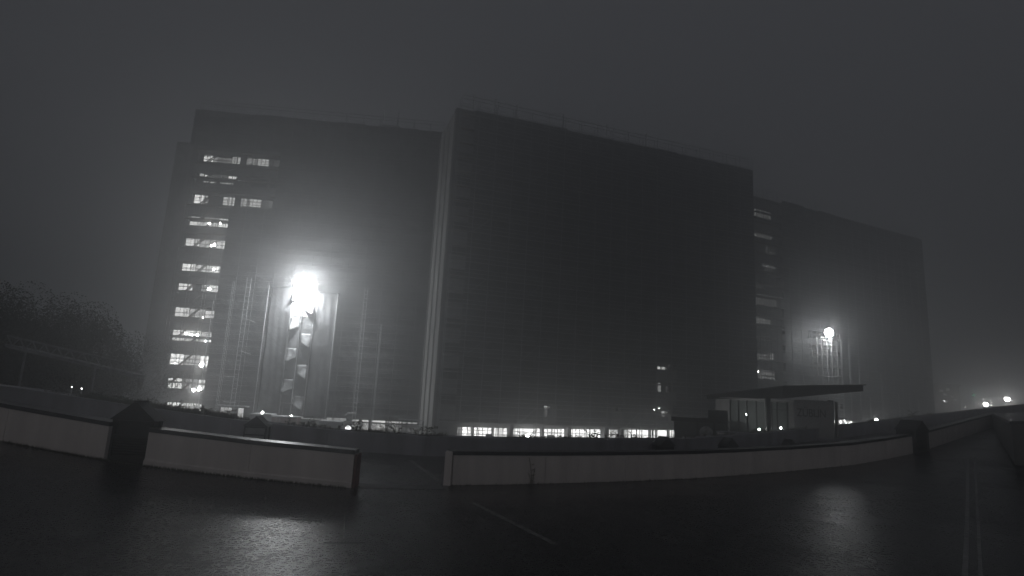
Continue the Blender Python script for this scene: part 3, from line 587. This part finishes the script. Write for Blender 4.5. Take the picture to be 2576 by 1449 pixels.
t_ = bpy.data.objects.new('lettering_source', fc); me = bpy.data.meshes.new_from_object(t_); bpy.data.objects.remove(t_); o = put('lettering', me, bn); o.rotation_euler = (math.pi / 2, 0, 0); o.location = (.2, -.012, .95); o.scale = (.72, 1, 1)
sh = thing('small_shelter', 'small dark flat-roofed shelter left of the glass pavilion', 'shelter', (15.2, 54.3, .1), math.atan2(-1.6, 4.4))
MB().box(-.1, 4.6, -1.2, .8, 1.55, 1.95).build('roof', BLACKM, sh); MB().box(-.1, 2.4, -1.23, -1.201, 1.93, 1.99).build('roof_trim', WHITEM, sh)
MB().box(3.0, 4.6, -1.21, .7, 1.952, 2.7).build('roof_box', BLACKM, sh)
for x in (2.1, 3.5, 4.5): MB().box(x - .09, x + .09, -.9, -.72, -.5, 1.55).build('post', BLACKM, sh)
MB().box(0, 4.4, .6, .7, -.5, 1.5).build('back_panel', GLASSP, sh)
tag(MB().ball((0, 0, 0), .55, 3).tube((0, 0, -1.3), (0, 0, -.5), .3, 10).build('round_sack', mat('pale_sack', (.3, .3, .3), .8), None, (17.25, 51.6, .85), smooth=True), 'pale rounded sack under the small shelter', 'sack')
pl = thing('planter_trough', 'pale low planter trough in front of the glass pavilion', 'planter', (17.0, 46.5, -.35), .3)
MB().box(0, 4.6, 0, 1, 0, 1.45).build('trough_wall', RENDER, pl); MB().box(-.05, 4.65, -.05, 1.05, 1.45, 1.55).build('rim', RENDER2, pl); MB().box(.1, 4.5, -.25, -.052, 0, .3).build('foot_ledge', RENDER, pl)

# ------------------------------------------------------------------ footbridge and far lights
fb = thing('footbridge', 'pale lattice footbridge before the trees on the left', 'footbridge', (-29.3, 34.6, 0))
A, B = Vector((0, 0, 4.48)), Vector((7.6, 0, 3.17))
for dz in (0, .52): bar(tuple(A + Vector((0, 0, dz))), tuple(B + Vector((0, 0, dz))), .06).build('chord', DULL, fb)
for i in range(20):
    p = A.lerp(B, i / 20); q = A.lerp(B, (i + 1) / 20); u = Vector((0, 0, .52))
    bar(tuple(p if i % 2 else p + u), tuple(q + u if i % 2 else q), .035).build('lattice_bar', DULL, fb)
MB().prism([tuple(A + Vector((0, 0, -.15))), tuple(B + Vector((0, 0, -.15))), tuple(B + Vector((0, 1.2, -.15))), tuple(A + Vector((0, 1.2, -.15)))], [tuple(A), tuple(B), tuple(B + Vector((0, 1.2, 0))), tuple(A + Vector((0, 1.2, 0)))]).build('walkway', DULL, fb)
for t in (.1, .66):
    p = A.lerp(B, t); bar((p.x, .6, -3), (p.x, .6, p.z - .1), .06).build('support', DULL, fb)
def street_lamp(label, loc, h, power, rad=.2, col=(1, .98, .95)):
    r = thing('street_lamp', label, 'street lamp', (loc[0], loc[1], loc[2] - h), 0, 'lamps in the distance')
    mg = emit('street_lamp_glow', col, power, 'FRONT'); MB().ball((0, 0, h), rad, 2).build('lamp_globe', mg, r, smooth=True)
    MB().tube((0, 0, 0), (0, 0, h - rad), .07, 8, .045).build('post', STEEL, r); MB().tube((0, 0, h + rad * .7), (0, 0, h + rad * 1.1), rad * .8, 10, .05).build('hood', BLACKM, r)
street_lamp('bright street lamp, lower one of the far right pair', (120.8, 150, 7.3), 10.3, 200, .55)
street_lamp('bright street lamp, higher one of the far right pair', (117.9, 140, 8.55), 11.5, 200, .52)
for i, (x, z, q, pw) in enumerate(((-26.39, 2.22, 'leftmost', 5), (-25.78, 2.16, 'second', 12), (-25.17, 2.13, 'third', 8))): street_lamp(f'{q} small lamp in the row below the footbridge', (x, 36.5, z), 5.1, pw, .04)
tl = thing('traffic_light', 'slim signal pole showing a green light far right', 'traffic light', (125.6, 160, -3))
MB().tube((0, 0, 0), (0, 0, 12.6), .09, 8).build('post', STEEL, tl); MB().box(-.25, .25, -.1, .2, 12.3, 13.5).build('signal_box', BLACKM, tl)
MB().ball((0, -.2, 12.9), .22, 2).build('green_lens', emit('green_glow', (.15, 1, .6), 5), tl)
hb = thing('distant_house', 'faint distant building with a few lit windows far right', 'building', (113.5, 158, -3))
MB().box(0, 7, 0, 8, 0, 15).build('wall', SITE, hb); MB().box(-.3, 7.3, -.3, 8.3, 15, 15.4).build('roof', CONC, hb)
for x, z, b in ((1.5, 13.2, .25), (3.4, 13.6, .22), (2.4, 12.3, .2), (4.4, 11.8, .22), (2.6, 10.4, .42), (5.2, 11, .15)): lit_window(hb, x, x + 1.0, z, z + .6, b, -.05, 2, 2)
for x, y, z in ((110.3, 150, 7.64), (115.5, 150, 6.3)): street_lamp('faint little lamp ' + ('left of' if x < 112 else 'right below') + ' the distant lit building', (x, y, z), z + 3, 12, .13)
for i, (x, y) in enumerate(((72.5, 110), (75.2, 111), (77.4, 112), (66, 108))):
    tag(MB().tube((0, 0, 0), (0, 0, 10.2 - i * .4), .1, 8, .06).tube((0, 0, 10.2 - i * .4), (0, 0, 10.3 - i * .4), .09, 8).box(-.2, .2, -.2, .2, 0, .3).build('flagpole', STEEL, None, (x, y, -3)), ['first', 'second', 'third', 'leftmost, shorter'][i] + ' bare pole right of the tower foot', 'pole', 'bare poles right of the tower')

# ------------------------------------------------------------------ trees and weeds
def crown_mesh(seed, n=30000):
    rr = random.Random(seed); mb = MB(); cl = []
    for _ in range(46):
        th = rr.uniform(0, 6.28); z = rr.random(); rad = (.32 + .2 * math.sin(z * 3.1)) * math.sqrt(rr.random())
        cl.append((math.cos(th) * rad, math.sin(th) * rad, .22 + .74 * z * (1 - .25 * rad), rr.uniform(.09, .17)))
    for _ in range(n):
        c = rr.choice(cl); d = Vector((rr.gauss(0, 1), rr.gauss(0, 1), rr.gauss(0, .8))); d = d * (min(1, 1.25 / d.length) * c[3] * .75)
        p = Vector(c[:3]) + d; a = Vector((rr.gauss(0, 1), rr.gauss(0, 1), rr.gauss(0, 1))).normalized(); b = a.orthogonal().normalized(); s = rr.uniform(.0035, .0075)
        mb.quad(tuple(p - a * s), tuple(p + b * s * .6), tuple(p + a * s), tuple(p - b * s * .6))
    return mb.mesh('crown', LEAF)
def trunk_mesh(seed):
    rr = random.Random(seed); mb = MB().tube((0, 0, 0), (.01, 0, .4), .026, 8, .018).tube((.01, 0, .4), (0, .01, .8), .018, 8, .005)
    for i in range(9):
        th = i * 2.4 + rr.random(); z = .22 + i * .055; L_ = rr.uniform(.2, .36); mb.tube((0, 0, z), (math.cos(th) * L_, math.sin(th) * L_, z + .17), .009, 6, .003)
    return mb.mesh('trunk', BARK)
CM = [crown_mesh(i) for i in range(3)]; TM = [trunk_mesh(i) for i in range(3)]
TR = [(-34.8, 38, 11.1, 'dark leafy tree at the far left edge of the view'), (-33.7, 39, 11.2, 'tallest dark tree near the left edge'), (-33.5, 41, 11.6, 'dark tree just right of the tallest one'), (-34.1, 44, 11.0, 'dark tree above the upper end of the footbridge'), (-34.4, 47, 10.6, 'dark tree behind the middle of the footbridge'), (-35.1, 51, 10.3, 'dark tree above the lower end of the footbridge'), (-36.0, 56, 9.9, 'last dark tree beside the left tower annex'), (-41.5, 50, 11.4, 'dark tree half hidden in the row behind the footbridge'), (-41, 57, 11.2, 'broad dark tree at the back of the left row')]
for i, (x, y, h, lab) in enumerate(TR):
    t = thing('tree', lab, 'tree', (x, y, -3), i * 1.3, 'trees on the left')
    put('trunk', TM[i % 3], t, None, 0, (h, h, h)); put('crown', CM[i % 3], t, None, i, (h * .9, h * .9, h))
def weed_mesh(seed):
    rr = random.Random(seed); mb = MB()
    for k in range(rr.randint(3, 6)):
        th = rr.uniform(0, 6.28); L_ = rr.uniform(.35, .9); p = Vector((rr.uniform(-.15, .15), rr.uniform(-.1, .1), 0)); d = Vector((math.cos(th) * .35, math.sin(th) * .2, 1)).normalized()
        for s in range(6):
            q = p + d * L_ / 6; mb.tube(tuple(p), tuple(q), .011, 5, .009); p = q; d = (d + Vector((math.cos(th) * .22, math.sin(th) * .1, -.2))).normalized()
            for _ in range(2):
                a = Vector((rr.gauss(0, 1), rr.gauss(0, .6), rr.gauss(0, .7))).normalized() * rr.uniform(.08, .17); b = a.cross(Vector((0, 1, .2))).normalized() * .025
                mb.quad(tuple(p), tuple(p + a * .5 + b), tuple(p + a), tuple(p + a * .5 - b))
    return mb.mesh('weed', WEED)
LM = [(-26, 'the left end of the far planter'), (-12.4, 'the open glazed housing'), (-3, 'the line of the gap'), (10.05, 'the housing before the lit panes'), (15.6, 'the small shelter'), (21.9, 'the low housing at the pavilion'), (33, 'the pavilion')]
wn = {}
def wlabel(x):
    m_ = max((l for l in LM if l[0] <= x), default=LM[0]); wn[m_[1]] = wn.get(m_[1], 0) + 1
    k = wn[m_[1]]; od = (ORD + ['eleventh', 'twelfth', 'thirteenth', 'fourteenth', 'fifteenth', 'sixteenth', 'seventeenth'])[k - 1]
    return f'{od} straggly weed right of {m_[1]}'
WM = [weed_mesh(i) for i in range(6)]
wx = [-21.5, -19.8, -18.9, -17.8, -17.0, -16.2, -15.4, -14.8, -14.2, -13.5, -11.2, -10.4, -9.9, -9.6, -8.6, -7.6, -6.4, -5.6, -4.6, -4.2, -3.9, -3.5, 1.0, 2.2, 3.2, 3.8, 4.4, 5.1, 5.6, 6.3, 7.0, 7.5, 8.1, 8.5, 9.2, 14, 16, 18.5, 20, 24.6, 25.6, 27, 28.5, 34, 36, 39, 42]
for i, x in enumerate(wx):
    s = random.choice((.45, .6, .7, .85, 1.15)) if x > -15 else random.uniform(.7, 1.1)
    o = put('weed', WM[i % 6], None, (x, lerp(FARY, x) + random.uniform(.2, .7), lerp(FARTOP, x) - .03), random.uniform(0, 6), (s, s, s))
    tag(o, wlabel(x), 'weed', 'weeds on the far planter parapet')
rr = random.Random(5); mb = MB()
for _ in range(9000):
    x = rr.choice((rr.uniform(-24, -3), rr.uniform(-22, -14), rr.uniform(0, 46))); y = lerp(FARY, x) + rr.uniform(.05, 1.0); z = lerp(FARTOP, x) - .02
    h = rr.uniform(.05, .28) * (1.25 if -20 < x < -14 else .8 + .5 * math.sin(x * 1.7)); a = rr.uniform(-.1, .1)
    mb.poly([(x - .012, y, z), (x + .012, y, z), (x + a, y + rr.uniform(-.08, .08), z + h)])
for _ in range(2600):
    x = rr.uniform(-16, -4.8) if rr.random() < .7 else rr.uniform(-1.8, 20); y = lerp(NEARY, x) - abs(rr.gauss(0, .09)) - .06; z = znear(x) - .03
    mb.poly([(x - .014, y, z), (x + .014, y, z), (x + rr.uniform(-.06, .06), y - rr.uniform(0, .06), z + rr.uniform(.04, .13))])
struct(mb.build('grass', WEED), 'stuff')
sw = MB(); x = 1.1; y = lerp(NEARY, x) - .06; z = znear(x)
for dx, h, k in ((0, .95, -.12), (.05, .6, .06), (-.03, .4, -.1)):
    for i in range(5): sw.tube((dx + k * (i / 5) ** 2, 0, h * i / 5), (dx + k * ((i + 1) / 5) ** 2, -.01, h * (i + 1) / 5), .012, 5, .01)
    for i in range(4): sw.quad((dx + k * (i / 5) ** 2, 0, h * (i + .6) / 5), (dx + .05, -.02, h * (i + .7) / 5 + .03), (dx + .09, -.02, h * (i + .8) / 5 + .02), (dx + .04, -.01, h * (i + .6) / 5))
tag(sw.build('weed', mat('dead_stem', (.2, .19, .16), .8), None, (x, y, z)), 'thin dark weed growing up against the right parapet', 'weed')
bu = thing('shrub', 'dark bushy shrub beside the glass pavilion', 'shrub', (18.6, 49.0, .3)); put('trunk', TM[0], bu, None, 0, (2, 2, 1.6)); put('foliage', CM[1], bu, None, 0, (2.4, 2.4, 1.9))

# ------------------------------------------------------------------ haze
hz = MB().box(-240, 240, -18, 310, -4.5, 49).build('haze', None); hz.data.materials.clear()
m = bpy.data.materials.new('haze'); m.use_nodes = True; N, L = nodes(m); N.remove(N['Principled BSDF'])
v = N.new('ShaderNodeVolumePrincipled'); v.inputs['Color'].default_value = (.93, .95, .97, 1); v.inputs['Density'].default_value = FOG; v.inputs['Anisotropy'].default_value = .78
L.new(v.outputs[0], N['Material Output'].inputs['Volume']); hz.data.materials.append(m); struct(hz, 'stuff')
